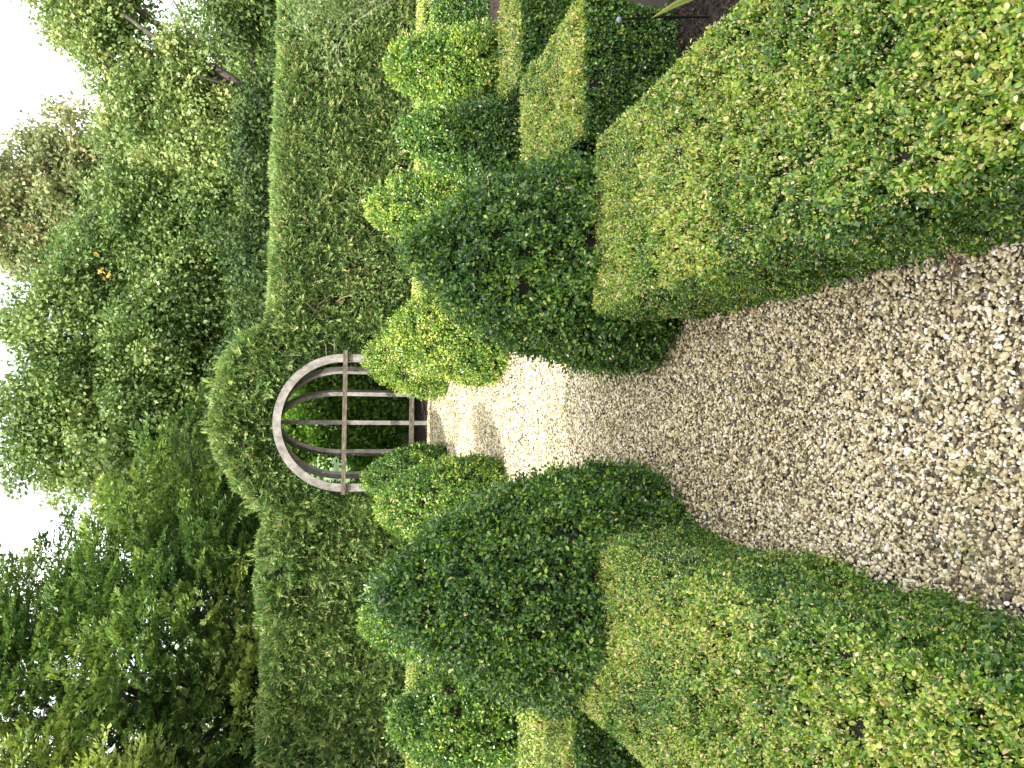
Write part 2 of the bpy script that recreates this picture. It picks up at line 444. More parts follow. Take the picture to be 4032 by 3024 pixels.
def box_cone(name, x, y, h, rad, label, L=.016, dens=52000, seed=3, tip=.12, lump=.03, oval=True, prof=cone_profile, shag=.004, lean=(0, 0), sq=0.0):
    mb = MB(); h -= .02; rad -= .02
    zt = np.linspace(0, 1, 200); rr = prof(zt) * rad
    ds = np.hypot(np.diff(rr), np.diff(zt * h)); w = ds * (rr[1:] + rr[:-1]) / 2
    area = 2 * math.pi * w.sum()
    N = int(area * dens)
    k = RNG.choice(len(w), N, p=w / w.sum()); fr = RNG.random(N)
    t = zt[k] + fr * (zt[1] - zt[0])
    def surf(t, a, off=0.0):
        r = np.interp(t, zt, rr); dr = np.gradient(rr, zt * h); sl = np.interp(t, zt, np.clip(dr, -6, 3))
        n = unit(np.stack([np.cos(a), np.sin(a), -sl], 1))
        rs = r * (1 + sq * np.cos(4 * a))
        P = np.stack([np.cos(a) * rs, np.sin(a) * rs, t * h], 1)
        lum = (vnoise(P + seed, .30, seed) - .5) * 2 * lump + (vnoise(P + seed, .10, seed + 3) - .5) * lump
        P = P + n * (lum + off)[:, None]
        P[:, 0] += lean[0] * t; P[:, 1] += lean[1] * t
        return P, n
    P, n = surf(t, RNG.uniform(0, 2 * math.pi, N))
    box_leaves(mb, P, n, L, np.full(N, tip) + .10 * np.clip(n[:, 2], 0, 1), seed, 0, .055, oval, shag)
    # some longer shoots that stand proud
    M = int(area * 260)
    a = RNG.uniform(0, 2 * math.pi, M); tt = RNG.random(M) ** .8 * .98
    P, n = surf(tt, a)
    for s in range(4):
        ax = n + RNG.normal(size=(M, 3)) * .6
        mb.leaves(P + n * (.008 + .009 * s), ax, RNG.normal(size=(M, 3)) + [0, 0, .5], L, L * .52, np.clip(box_t(P, n, np.full(M, tip + .15), seed), 0, .8), 0, .14, oval)
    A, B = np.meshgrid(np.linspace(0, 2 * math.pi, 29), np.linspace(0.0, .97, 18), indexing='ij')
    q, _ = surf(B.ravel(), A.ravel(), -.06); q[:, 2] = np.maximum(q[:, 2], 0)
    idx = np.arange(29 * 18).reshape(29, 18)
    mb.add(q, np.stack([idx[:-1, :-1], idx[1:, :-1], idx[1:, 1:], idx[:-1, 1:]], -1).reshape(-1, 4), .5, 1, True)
    o = mb.build(name, [M_BOX, M_CORE]); o.location = (x, y, 0)
    return tag(o, label, "topiary", "clipped box topiary cones")

# near pair of hedges along the path
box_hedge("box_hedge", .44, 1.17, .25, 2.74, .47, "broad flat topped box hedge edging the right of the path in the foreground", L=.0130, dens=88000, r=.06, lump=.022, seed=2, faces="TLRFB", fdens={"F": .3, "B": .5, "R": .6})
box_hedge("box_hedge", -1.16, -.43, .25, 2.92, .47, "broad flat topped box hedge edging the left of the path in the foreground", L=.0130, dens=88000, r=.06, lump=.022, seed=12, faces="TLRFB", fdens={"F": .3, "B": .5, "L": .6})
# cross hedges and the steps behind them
box_hedge("box_hedge", 1.22, 1.86, 2.85, 3.74, .47, "short box hedge block with dark front face right of the foreground hedge", L=.016, dens=52000, seed=22, tip_lit_top=0.9, tip_lit_side=.06, r=.05, fdens={"B": .4})
box_hedge("box_hedge", 1.90, 4.2, 3.78, 4.20, .47, "box hedge strip at the right edge of the picture below a sunlit cone", L=.018, dens=38000, seed=32, tip_lit_top=0.95, tip_lit_side=.06, r=.05, fdens={"B": .4})
box_hedge("box_hedge", -3.4, -1.22, 2.94, 3.72, .47, "box hedge at the left edge of the picture in front of a rounded cone", L=.016, dens=52000, seed=42, tip_lit_top=0.9, tip_lit_side=.06, r=.05, fdens={"B": .4})
box_hedge("box_hedge", .50, 4.6, 7.18, 7.60, .47, "far low box hedge with pale top right of the path before the tall hedge", L=.022, dens=22000, seed=52, r=.05, oval=False, tip_lit_side=.62, tip_lit_top=.95, fdens={"B": .4})  # pale side tint imitates sun on the front of both far strips
box_hedge("box_hedge", -4.4, -.50, 7.22, 7.64, .47, "far low box hedge with pale top left of the path before the tall hedge", L=.022, dens=22000, seed=62, r=.05, oval=False, tip_lit_side=.62, tip_lit_top=.95, fdens={"B": .4})
box_hedge("box_hedge", 2.75, 5.2, 6.28, 6.5, .50, "pale topped box hedge behind the cone at the right edge", L=.022, dens=22000, seed=72, r=.05, oval=False, tip_lit_side=.15, tip_lit_top=.45, fdens={"B": .4})

# cones; tip tints some yellower as sunlit, one darker as shaded
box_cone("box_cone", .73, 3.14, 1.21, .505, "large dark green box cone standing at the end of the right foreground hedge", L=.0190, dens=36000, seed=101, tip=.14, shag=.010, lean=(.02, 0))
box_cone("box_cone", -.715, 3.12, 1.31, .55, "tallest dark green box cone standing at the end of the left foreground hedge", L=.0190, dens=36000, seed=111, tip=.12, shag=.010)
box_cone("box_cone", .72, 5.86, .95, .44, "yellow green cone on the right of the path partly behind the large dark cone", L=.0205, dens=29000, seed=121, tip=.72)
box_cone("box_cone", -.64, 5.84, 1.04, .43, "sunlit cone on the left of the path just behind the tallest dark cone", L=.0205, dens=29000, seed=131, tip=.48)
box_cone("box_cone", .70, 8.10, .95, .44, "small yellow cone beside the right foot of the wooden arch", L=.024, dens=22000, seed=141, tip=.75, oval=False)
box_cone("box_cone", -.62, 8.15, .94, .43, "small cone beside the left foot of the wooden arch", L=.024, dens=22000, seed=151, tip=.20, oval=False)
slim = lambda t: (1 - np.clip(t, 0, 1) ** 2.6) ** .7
box_cone("box_cone", 1.72, 4.32, 1.06, .315, "dark green round topped cone behind the short hedge block on the right", L=.0190, dens=36000, seed=161, tip=.03, prof=slim, lump=.04)  # low tip puts shade into this cone's leaf colour
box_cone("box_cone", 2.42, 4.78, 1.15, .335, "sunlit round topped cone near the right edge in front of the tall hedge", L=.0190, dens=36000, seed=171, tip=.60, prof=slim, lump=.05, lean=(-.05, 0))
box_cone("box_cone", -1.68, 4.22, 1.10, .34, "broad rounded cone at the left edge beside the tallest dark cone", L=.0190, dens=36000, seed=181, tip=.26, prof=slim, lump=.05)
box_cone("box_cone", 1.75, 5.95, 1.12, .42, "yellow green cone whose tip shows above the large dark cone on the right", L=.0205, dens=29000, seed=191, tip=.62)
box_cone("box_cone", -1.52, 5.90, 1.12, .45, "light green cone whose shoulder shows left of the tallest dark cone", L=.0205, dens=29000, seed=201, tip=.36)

# ------------------------------------------------------------------ tall yew hedges
def wall_hedge(name, outline_top, x0, x1, face_y, thick, label, seed, dens=6800, hole=None, tone=0.0, lit_top=.06, L=.050, rough=1.0, sprig=.10, step=.06, shagx=1.0):
    """upright clipped hedge: front face at face_y(x), top at outline_top(x); hole(x, z) is True inside an opening"""
    mb = MB()
    zmax = max(outline_top(x) for x in np.linspace(x0, x1, 60))
    def put(P, n, k=1.0):
        N = len(P)
        lump = ((vnoise(P, .55, seed) - .5) * .09 + (vnoise(P, .18, seed + 1) - .5) * .08) * rough
        d = RNG.exponential(.04, N)
        P = P + n * (lump - d + .02)[:, None]
        ax = n * .55 + RNG.normal(size=(N, 3)) * .6 + np.array([0, 0, .12])
        nr = n * .5 + RNG.normal(size=(N, 3)) * .7
        Ls = L * RNG.uniform(.5, 1.4, N) * k
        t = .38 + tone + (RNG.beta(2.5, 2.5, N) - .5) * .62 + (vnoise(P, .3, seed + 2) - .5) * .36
        t = t + lit_top * np.clip(n[:, 2], 0, 1)  # upward-facing leaves lightened to imitate a sunlit top edge
        t = np.where(RNG.random(N) < .0012, 1.0, np.clip(t, 0, .93))
        mb.leaves(P, ax, nr, Ls, Ls * RNG.uniform(.20, .36, N), t, 0, .15, False)
    def sprigs(P, n, length):
        M, K = len(P), 9
        ax = unit(n + RNG.normal(size=(M, 3)) * .75 + np.array([0, 0, .15]))
        sd_ = unit(np.cross(ax, RNG.normal(size=(M, 3))))
        ln = length * RNG.uniform(.5, 1.3, M)
        s_ = np.tile(np.linspace(.05, 1, K), (M, 1)); sg = np.where(np.arange(K) % 2 == 0, 1.0, -1.0)[None]
        lump = ((vnoise(P, .55, seed) - .5) * .09 + (vnoise(P, .18, seed + 1) - .5) * .08) * rough
        Q = (P + n * (lump - .03)[:, None])[:, None] + ax[:, None] * (s_ * ln[:, None])[..., None]
        la = ax[:, None] * .8 + sd_[:, None] * sg[..., None] * .7 * (1.15 - s_)[..., None] + RNG.normal(size=(M, K, 3)) * .12
        nr = np.cross(ax, sd_)[:, None] + RNG.normal(size=(M, K, 3)) * .3
        tt = np.repeat(.50 + tone + RNG.normal(0, .13, M), K) + RNG.normal(0, .06, M * K) + .12 * (s_.ravel() - .4)
        Ls = np.repeat(ln * .42, K)
        mb.leaves(Q.reshape(-1, 3), la.reshape(-1, 3), nr.reshape(-1, 3), Ls, Ls * .32, np.clip(tt, 0, .93), 0, .15, False)
    tops = lambda X_: np.interp(X_, np.linspace(x0, x1, 120), [outline_top(x) for x in np.linspace(x0, x1, 120)])
    fy = lambda X_: np.array([face_y(x) for x in X_]) if len(X_) < 5000 else np.interp(X_, np.linspace(x0, x1, 60), [face_y(x) for x in np.linspace(x0, x1, 60)])
    for side in (0, 1):
        A = (x1 - x0) * zmax
        N = int(A * dens * (1.0 if side == 0 else .3))
        X_ = RNG.uniform(x0, x1, N); Z_ = RNG.uniform(0, zmax, N)
        keep = Z_ < tops(X_)
        if hole is not None: keep &= ~hole(X_, Z_)
        X_, Z_ = X_[keep], Z_[keep]
        e = np.clip((tops(X_) - Z_) / .16, 0, 1); rnd = (1 - np.sqrt(1 - (1 - e) ** 2)) * .14
        Y_ = fy(X_) + (rnd if side == 0 else thick - rnd)
        n = np.stack([np.zeros(len(X_)), np.full(len(X_), -1.0 if side == 0 else 1.0), (1 - e) * 1.2], 1)
        P_ = np.stack([X_, Y_, Z_], 1); gap = vnoise(P_, .11, seed + 9) * .6 + vnoise(P_, .24, seed + 8) * .4
        k_ = RNG.random(len(P_)) > np.clip((gap - .58) * 4, 0, .85)
        put(P_[k_], unit(n)[k_])
        if hole is not None: k_ = k_ & ~hole(X_ * .84, np.where(Z_ > 1.06, 1.06 + (Z_ - 1.06) * .84, Z_))
        k_ = k_ & (RNG.random(len(P_)) < (.11 if side == 0 else .03))
        sprigs(P_[k_], unit(n)[k_], sprig)
    N = int((x1 - x0) * 1.3 * thick * dens)
    X_ = RNG.uniform(x0, x1, N); Y_ = fy(X_) + RNG.uniform(.05, thick - .05, N)
    put(np.stack([X_, Y_, tops(X_)], 1), np.tile([0, 0, 1.0], (N, 1)))
    for xe, s in ((x0, -1), (x1, 1)):
        N = int(thick * outline_top(xe) * dens * .6)
        put(np.stack([np.full(N, xe), face_y(xe) + RNG.uniform(0, thick, N), RNG.uniform(0, outline_top(xe), N)], 1), np.tile([s, 0, 0.], (N, 1)))
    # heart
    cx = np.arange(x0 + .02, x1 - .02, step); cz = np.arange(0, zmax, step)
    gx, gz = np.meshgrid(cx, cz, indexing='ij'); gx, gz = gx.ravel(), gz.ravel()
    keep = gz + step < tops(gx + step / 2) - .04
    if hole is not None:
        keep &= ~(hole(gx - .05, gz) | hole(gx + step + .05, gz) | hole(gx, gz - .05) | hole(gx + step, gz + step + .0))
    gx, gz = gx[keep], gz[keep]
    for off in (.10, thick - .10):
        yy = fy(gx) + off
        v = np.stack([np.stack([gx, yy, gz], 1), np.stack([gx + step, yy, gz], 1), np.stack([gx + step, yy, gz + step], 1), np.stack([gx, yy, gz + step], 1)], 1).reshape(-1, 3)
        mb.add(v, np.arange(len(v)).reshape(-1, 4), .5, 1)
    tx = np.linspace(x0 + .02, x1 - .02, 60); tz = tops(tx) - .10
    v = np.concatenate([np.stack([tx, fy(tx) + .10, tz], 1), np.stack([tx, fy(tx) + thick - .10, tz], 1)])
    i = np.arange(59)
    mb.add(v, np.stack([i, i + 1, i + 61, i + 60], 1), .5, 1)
    return mb, put

def twigs(mb, pts, n, seed, mat_i=2, length=.35):
    rg = np.random.default_rng(seed)
    for k in range(n):
        p = np.array(pts[rg.integers(len(pts))], float) + rg.normal(0, .12, 3) * [1, .15, 1]
        d = rg.normal(size=3) * [1, .35, .8]; d[1] = -abs(d[1]); d /= np.linalg.norm(d)
        l = length * rg.uniform(.4, 1.2); q = [p + d * l * s + rg.normal(0, .01, 3) for s in np.linspace(0, 1, 4)]
        mb.tube(q, [.004, .0035, .0025, .0012], 5, mat_i)

ARCH_Y, ARCH_R, SPRING = 8.86, .80, 1.06
def arch_hole(X_, Z_):
    X_ = X_ - .01
    return ((np.abs(X_) < ARCH_R - .02) & (Z_ < SPRING)) | ((Z_ >= SPRING) & (np.hypot(X_, Z_ - SPRING) < ARCH_R - .02))

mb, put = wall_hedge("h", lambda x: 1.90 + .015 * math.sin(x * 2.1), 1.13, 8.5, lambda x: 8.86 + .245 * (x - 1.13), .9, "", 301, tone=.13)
twigs(mb, [(1.35, 8.9, 1.5), (1.5, 8.9, 1.3), (5.0, 9.7, 1.7), (4.6, 9.6, 1.4)], 9, 5, length=.22)
tag(mb.build("yew_hedge", [M_YEW, M_CORE, M_TWIG]), "tall straight topped clipped hedge running right from the wooden arch", "hedge")

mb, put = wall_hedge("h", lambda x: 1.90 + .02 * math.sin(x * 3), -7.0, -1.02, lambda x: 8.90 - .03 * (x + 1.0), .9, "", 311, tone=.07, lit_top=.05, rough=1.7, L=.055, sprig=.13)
tag(mb.build("yew_hedge", [M_YEW, M_CORE]), "tall shaded loosely clipped hedge running left from the wooden arch", "hedge")

def dome_top(x):
    return float(np.interp(x, [-1.12, -1.0, -.76, -.45, -.2, .07, .35, .64, .88, 1.05, 1.16, 1.22], [1.80, 1.95, 2.16, 2.40, 2.47, 2.50, 2.48, 2.41, 2.27, 2.16, 1.98, 1.80]))
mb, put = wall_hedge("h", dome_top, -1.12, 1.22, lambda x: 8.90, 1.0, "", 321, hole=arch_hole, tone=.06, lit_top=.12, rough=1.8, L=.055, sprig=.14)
# lining of the opening
N = 9000
s = RNG.uniform(0, 2 * SPRING + math.pi * ARCH_R, N); yy = RNG.uniform(8.95, 9.85, N)
xx = np.where(s < SPRING, ARCH_R, np.where(s > SPRING + math.pi * ARCH_R, -ARCH_R, ARCH_R * np.cos((s - SPRING) / ARCH_R)))
zz = np.where(s < SPRING, s, np.where(s > SPRING + math.pi * ARCH_R, 2 * SPRING + math.pi * ARCH_R - s, SPRING + ARCH_R * np.sin((s - SPRING) / ARCH_R)))
nn = np.stack([-np.cos(np.clip((s - SPRING) / ARCH_R, 0, math.pi)), np.zeros(N), -np.sin(np.clip((s - SPRING) / ARCH_R, 0, math.pi))], 1)
put(np.stack([xx + .01, yy, zz], 1) - nn * .06, unit(nn))
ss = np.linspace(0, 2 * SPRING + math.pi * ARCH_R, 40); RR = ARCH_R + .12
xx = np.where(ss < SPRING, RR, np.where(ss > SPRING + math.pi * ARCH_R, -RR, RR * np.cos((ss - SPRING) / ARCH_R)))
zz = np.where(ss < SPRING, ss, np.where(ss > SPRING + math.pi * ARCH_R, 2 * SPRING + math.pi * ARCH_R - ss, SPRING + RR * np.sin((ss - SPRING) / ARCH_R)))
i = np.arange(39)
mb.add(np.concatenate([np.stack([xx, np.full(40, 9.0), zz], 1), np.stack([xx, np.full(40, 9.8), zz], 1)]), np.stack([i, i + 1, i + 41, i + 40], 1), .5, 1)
twigs(mb, [(.9, 8.88, 1.7), (1.0, 8.88, 1.5), (.75, 8.86, 1.9), (.95, 8.86, 1.3)], 12, 7, length=.26)
tag(mb.build("domed_hedge", [M_YEW, M_CORE, M_TWIG]), "domed clump of clipped hedge growing over the wooden arch", "hedge")

# ------------------------------------------------------------------ wooden arch
arch = empty("garden_arch", (.01, ARCH_Y, 0))
tag(arch, "weathered wooden garden arch with curved ribs and two cross rails set in the hedge", "arch")
def strip(mb, path, wdir, ddir, w, d):
    """a sawn timber of section w x d swept along path; wdir, ddir per point"""
    path = np.asarray(path, float); n = len(path)
    ring = np.stack([path - wdir * w / 2 - ddir * d / 2, path + wdir * w / 2 - ddir * d / 2, path + wdir * w / 2 + ddir * d / 2, path - wdir * w / 2 + ddir * d / 2], 1).reshape(-1, 3)
    f = [[i * 4 + k, i * 4 + (k + 1) % 4, i * 4 + 4 + (k + 1) % 4, i * 4 + 4 + k] for i in range(n - 1) for k in range(4)]
    mb.add(ring, np.array(f)); mb.add(ring[:4], [[3, 2, 1, 0]]); mb.add(ring[-4:], [[0, 1, 2, 3]])
th = np.linspace(0, math.pi, 33)
leg = np.linspace(0, SPRING, 6)[:-1]
RM = ARCH_R - .045
px = np.concatenate([np.full(5, RM), RM * np.cos(th), np.full(5, -RM)])
pz = np.concatenate([leg, SPRING + RM * np.sin(th), leg[::-1]])
wx = np.concatenate([np.ones(5), np.cos(th), -np.ones(5)]); wz = np.concatenate([np.zeros(5), np.sin(th), np.zeros(5)])
m_ = MB(); strip(m_, np.stack([px, 0 * px, pz], 1), np.stack([wx, 0 * wx, wz], 1), np.tile([0, 1., 0], (len(px), 1)), .090, .10)
m_.build("front_arch", M_WOOD, arch)
q = np.linspace(0, math.pi / 2 - .04, 18)
for phi in (33, 61, 90, 119, 147):
    c, s = math.cos(R(phi)), math.sin(R(phi))
    rr = np.concatenate([np.full(5, RM), RM * np.cos(q)]); pz = np.concatenate([leg, SPRING + RM * np.sin(q)])
    o_r = np.concatenate([np.ones(5), np.cos(q)]); o_z = np.concatenate([np.zeros(5), np.sin(q)])
    m_ = MB()
    strip(m_, np.stack([rr * c, rr * s * .55 + .07, pz], 1), np.tile([-s, c, 0], (len(rr), 1)), np.stack([o_r * c, o_r * s, o_z], 1), .052, .07)
    m_.build("rib", M_WOOD, arch)
m_ = MB(); m_.box((0.005, -.078, SPRING + .005), (2 * ARCH_R + .07, .05, .048)); m_.build("cross_rail", M_DARKWOOD, arch)
m_ = MB(); m_.box((0.005, -.078, .285), (2 * ARCH_R + .04, .05, .05)); m_.build("cross_rail", M_DARKWOOD, arch)

# ------------------------------------------------------------------ trees and shrubs
def cluster_leaves(mb, centres, rad, per, L, tone, seed, ratio=.75, flat=.75, spread=.30, droop=0.0):
    C = len(centres); N = C * per
    c = np.repeat(centres, per, 0)
    off = RNG.normal(size=(N, 3)) * [1, 1, flat]
    off = off / np.maximum(1, np.linalg.norm(off, axis=1, keepdims=True) / 1.9)
    rs = np.repeat(rad * RNG.uniform(.6, 1.3, C), per)[:, None]
    P = c + off * rs * .5
    ax = unit(off) * .8 + RNG.normal(size=(N, 3)) * .6 + np.array([0, 0, -.25 - droop])
    nr = RNG.normal(size=(N, 3)) * .38 + np.array([0, 0, .75]) + unit(off) * .75
    Ls = L * RNG.uniform(.6, 1.3, N)
    t = np.repeat(tone + RNG.normal(0, .11, C), per) + RNG.normal(0, .14, N) + (vnoise(P, .9, seed) - .5) * spread
    t = np.clip(t, 0, .94)
    mb.leaves(P, ax, nr, Ls, Ls * ratio, t, 0, .12, False)

def crown_centres(blobs, n, inner=.35):
    b = np.array(blobs, float)
    w = b[:, 3] ** 2; k = RNG.choice(len(b), n, p=w / w.sum())
    d = unit(RNG.normal(size=(n, 3)) * [1, 1, .95])
    r = b[k, 3] * RNG.uniform(inner ** 2, 1.0, n) ** .5
    return b[k, :3] + d * r[:, None]

def limb(mb, a, b, r0, r1, sag=.12, n=7):
    a, b = np.array(a, float), np.array(b, float)
    s = np.linspace(0, 1, n)[:, None]
    l = np.linalg.norm(b - a)
    p = a + (b - a) * s + np.array([0, 0, 1.0]) * (np.sin(s * math.pi) * sag * l) + RNG.normal(0, .02 * l, (n, 3)) * np.sin(s * math.pi)
    mb.tube(p, np.linspace(r0, r1, n), 7)
    return p

def broad_tree(name, base, fork, blobs, clumps, per, rad, L, material, label, cat, seed, tone=.45, group=None, extra_limbs=(), accent=None, trunk_r=.16):
    root = empty(name, base); tag(root, label, cat, group)
    B = np.array(base, float)
    tr = MB()
    limb(tr, (0, 0, -.1), np.array(fork) - B, trunk_r, trunk_r * .72, .0)
    for b in blobs:
        p = limb(tr, np.array(fork) - B, np.array(b[:3]) - B, trunk_r * .55, .03, .08)
        for _ in range(3):
            d = unit(RNG.normal(size=(1, 3)))[0]; d[2] = abs(d[2]) * .8
            limb(tr, p[RNG.integers(3, 6)], np.array(b[:3]) - B + d * b[3] * .8, .028, .006, .05, 5)
    for (a, b, r0, r1) in extra_limbs:
        limb(tr, np.array(a) - B, np.array(b) - B, r0, r1, .03)
    tr.build("trunk", M_BARK, root)
    cr_ = MB()
    cen = crown_centres(blobs, clumps)
    cluster_leaves(cr_, cen - B, rad, per, L, tone, seed)
    if accent is not None:
        c, n_, r_, t_ = accent
        cc = np.array(c) - B + RNG.normal(size=(n_, 3)) * r_
        cr_.leaves(cc, RNG.normal(size=(n_, 3)), RNG.normal(size=(n_, 3)), L, L * .75, RNG.uniform(t_, 1, n_), 0, .12, False)
    cr_.build("crown", material, root)
    return root

broad_tree("broadleaf_tree", (.4, 16.2, 0), (.3, 16.1, 2.2),
    [(-.55, 16, 5.75, 1.1), (.4, 15.7, 5.85, 1.25), (1.7, 16, 5.6, 1.35), (0, 15.4, 4.2, 1.5), (1.5, 15.2, 4.0, 1.4), (-1.2, 15.8, 3.9, 1.3), (.6, 15.4, 2.8, 1.4), (2.2, 15.4, 2.7, 1.1), (-.2, 16.5, 4.8, 1.4)],
    1700, 88, .32, .088, M_MAPLE, "dense green broadleaf tree rising straight behind the wooden arch", "tree", 401, tone=.52,
    group="trees behind the tall hedge", accent=((2.6, 14.5, 4.9), 10, .10, .95))
broad_tree("broadleaf_tree", (3.5, 16.6, 0), (3.4, 16.5, 2.4),
    [(3.1, 16.4, 5.0, 1.25), (2.9, 15.6, 3.6, 1.3), (4.1, 16, 4.5, 1.2), (3.9, 15.4, 3.1, 1.2), (3.4, 16.8, 5.7, .7)],
    1000, 88, .31, .085, M_MAPLE, "green broadleaf tree with rounded crown between the arch tree and the browning tree", "tree", 411, tone=.48, group="trees behind the tall hedge")
broad_tree("turning_tree", (5.6, 20.5, 0), (5.5, 20.4, 3.6),
    [(4.9, 20, 8.8, 1.3), (5.9, 20.5, 7.7, 1.2), (5.2, 20, 6.7, 1.5), (6.7, 20, 5.4, 1.2), (4.5, 20, 5.2, 1.3), (5.9, 19.6, 4.3, 1.2), (4.1, 20, 7.6, .9), (6.8, 20, 7.0, .95)],
    900, 88, .34, .10, M_AUTUMN, "tallest tree turning brown at the top behind the right hand hedge", "tree", 421, tone=.54, group="trees behind the tall hedge")
broad_tree("broadleaf_tree", (5.75, 14.4, 0), (5.95, 14.2, 2.3),
    [(5.6, 14.5, 4.2, .95), (5.35, 14.8, 4.75, .6), (6.6, 14.6, 4.75, .85), (7.6, 14.6, 5.5, 1.05), (6.3, 14.0, 3.7, .7), (8.6, 14.8, 5.4, 1.3), (5.2, 14.2, 3.2, .9), (4.7, 14, 2.5, .8), (6.9, 14.3, 5.1, .6), (8.4, 14.5, 2.6, .8)],
    820, 84, .28, .08, M_MAPLE, "lighter green open tree with bare leaning limbs at the upper right", "tree", 431, tone=.66, group="trees behind the tall hedge",
    extra_limbs=(((5.95, 14.0, 2.3), (6.25, 13.7, 3.1), .085, .07), ((6.25, 13.7, 3.1), (6.7, 13.8, 4.1), .065, .05), ((6.3, 13.7, 3.2), (7.6, 14, 3.9), .04, .012), ((6.7, 13.8, 4.1), (7.8, 14.2, 5.4), .045, .015), ((6.0, 13.9, 2.6), (6.0, 13.5, 3.4), .035, .02)))
# dark evergreens standing between hedge and trees
def shrub(base, blobs, clumps, label, seed, tone=.45, name="evergreen_bush", L=.075, mat_=None, per=60, rad=.26):
    broad_tree(name, base, (base[0], base[1], .9), blobs, clumps, per, rad, L, mat_ or M_LAUREL, label, "bush", seed, tone=tone, group="dark bushes behind the tall hedge", trunk_r=.07)
shrub((2.6, 12.6, 0), [(2.4, 12.4, 1.6, 1.1), (2.9, 12.6, 2.3, .7), (1.7, 12.6, 1.9, .8)], 260, "dark evergreen bush behind the hedge just right of the dome", 441)
shrub((4.6, 12.8, 0), [(4.4, 12.6, 1.7, 1.1), (5.0, 12.8, 2.2, .7), (3.7, 12.8, 2.1, .6)], 260, "dark evergreen bush behind the middle of the right hand hedge", 451)
shrub((7.4, 12.6, 0), [(7.0, 12.4, 2.1, 1.1), (7.7, 12.6, 2.7, .8), (6.3, 12.6, 1.7, .9), (6.6, 12.6, 2.6, .6), (8.4, 12.8, 2.0, 1.0)], 420, "dark evergreen bush rising highest over the right hedge beneath the open tree", 461)
shrub((-.1, 10.75, 0), [(.30, 10.8, 1.35, .5), (.0, 10.8, .75, .45), (.50, 10.7, .65, .45), (-.45, 11.2, 1.8, .45), (.7, 10.9, 1.2, .4), (-.15, 10.9, 1.15, .45), (.25, 10.5, .40, .40), (-.30, 10.7, .55, .42), (.65, 10.5, .45, .4), (-.62, 11.0, .5, .4)], 380, "leafy laurel bush seen through the ribs of the wooden arch", 471, tone=.62, name="laurel_bush", mat_=M_LITLEAF, L=.07, per=55, rad=.2)
shrub((1.3, 11.4, 0), [(1.1, 11.2, 1.0, .8), (.7, 11.9, 2.0, .9), (1.6, 11.3, 1.8, .7), (-.1, 12.0, 2.1, .8)], 380, "dark bush inside the right part of the wooden arch", 481)
shrub((-1.5, 11.9, 0), [(-.9, 12.0, 2.2, .7), (-1.7, 11.8, 1.9, .8), (-2.2, 11.7, .9, .8)], 240, "dark bush inside the top left of the wooden arch", 491)

def yew_tree(name, base, rings, sprays, label, seed, ysc=.62, tone=.61, K=88, group=None, S=.55):
    root = empty(name, base); tag(root, label, "tree", group)
    rings = np.array(rings, float)
    tr = MB(); top = rings[-1, 0]
    tp = [(0.05 * math.sin(z), .04 * math.cos(z * 1.3), z) for z in np.linspace(-.1, top * .9, 9)]
    tr.tube(tp, np.linspace(.22, .03, 9), 9)
    cr_ = MB()
    n = sprays
    z = RNG.uniform(rings[0, 0], rings[-1, 0], n * 3)
    rmax = np.interp(z, rings[:, 0], rings[:, 1])
    keep = RNG.random(n * 3) < (rmax / rings[:, 1].max()) * .9
    z, rmax = z[keep][:n], rmax[keep][:n]; n = len(z)
    a = RNG.uniform(0, 2 * math.pi, n)
    lobes = .82 + .22 * vnoise(np.stack([np.cos(a) * 3, np.sin(a) * 3, z * 1.4], 1), 1.0, seed) + .12 * np.sin(a * 7 + z * 3)
    r = rmax * lobes * RNG.uniform(.28, 1.0, n) ** .6
    c = np.stack([np.cos(a) * r, np.sin(a) * r * ysc, z], 1)
    out = np.stack([np.cos(a), np.sin(a), np.zeros(n)], 1)
    axis = unit(out * 1.0 + np.array([0, 0, .55]) + RNG.normal(size=(n, 3)) * .32)
    side = unit(np.cross(axis, unit(np.array([0, 0, 1.0]) + RNG.normal(size=(n, 3)) * .35)))
    s = RNG.random((n, K)); sg = np.where(RNG.random((n, K)) < .5, -1.0, 1.0)
    ln = S * RNG.uniform(.6, 1.35, n)
    along = s * ln[:, None]
    P = c[:, None] + axis[:, None] * along[..., None] + np.array([0, 0, -1.0]) * ((s ** 2) * .42 * ln[:, None])[..., None]
    w = .16 * (1 - .72 * s) * (ln[:, None] / .55)
    P = P + side[:, None] * (sg * w * RNG.random((n, K)))[..., None]
    ax = axis[:, None] * .75 + side[:, None] * sg[..., None] * .65 + RNG.normal(size=(n, K, 3)) * .22 + np.array([0, 0, -.15])
    nr = np.cross(axis, side)[:, None] + RNG.normal(size=(n, K, 3)) * .45
    N = n * K
    t = np.repeat(tone + (vnoise(c + 31, 1.0, seed + 1) - .5) * .8 + RNG.normal(0, .08, n), K) + RNG.normal(0, .09, N) + .20 * (s.ravel() - .5)
    Ls = .068 * RNG.uniform(.6, 1.4, N)
    cr_.leaves(P.reshape(-1, 3), ax.reshape(-1, 3), nr.reshape(-1, 3), Ls, Ls * .40, np.clip(t, 0, 1), 0, .15, False)
    # limbs that carry the sprays
    for k in RNG.choice(n, min(n, 46), replace=False):
        z0 = max(.7, c[k, 2] - .6 - .35 * math.hypot(c[k, 0], c[k, 1]))
        limb(tr, (0, 0, min(z0, top * .8)), c[k], .045, .012, .06)
    tr.build("trunk", M_BARK, root); cr_.build("crown", M_YEWTREE, root)
    return root
shrub((-5.0, 11.2, 0), [(-4.8, 11.0, 1.9, .8), (-4.0, 11.2, 1.8, .7), (-5.7, 10.9, 2.2, .8), (-3.2, 11.2, 1.7, .6)], 320, "dark evergreen bush in the shade under the great yew", 495, tone=.25)
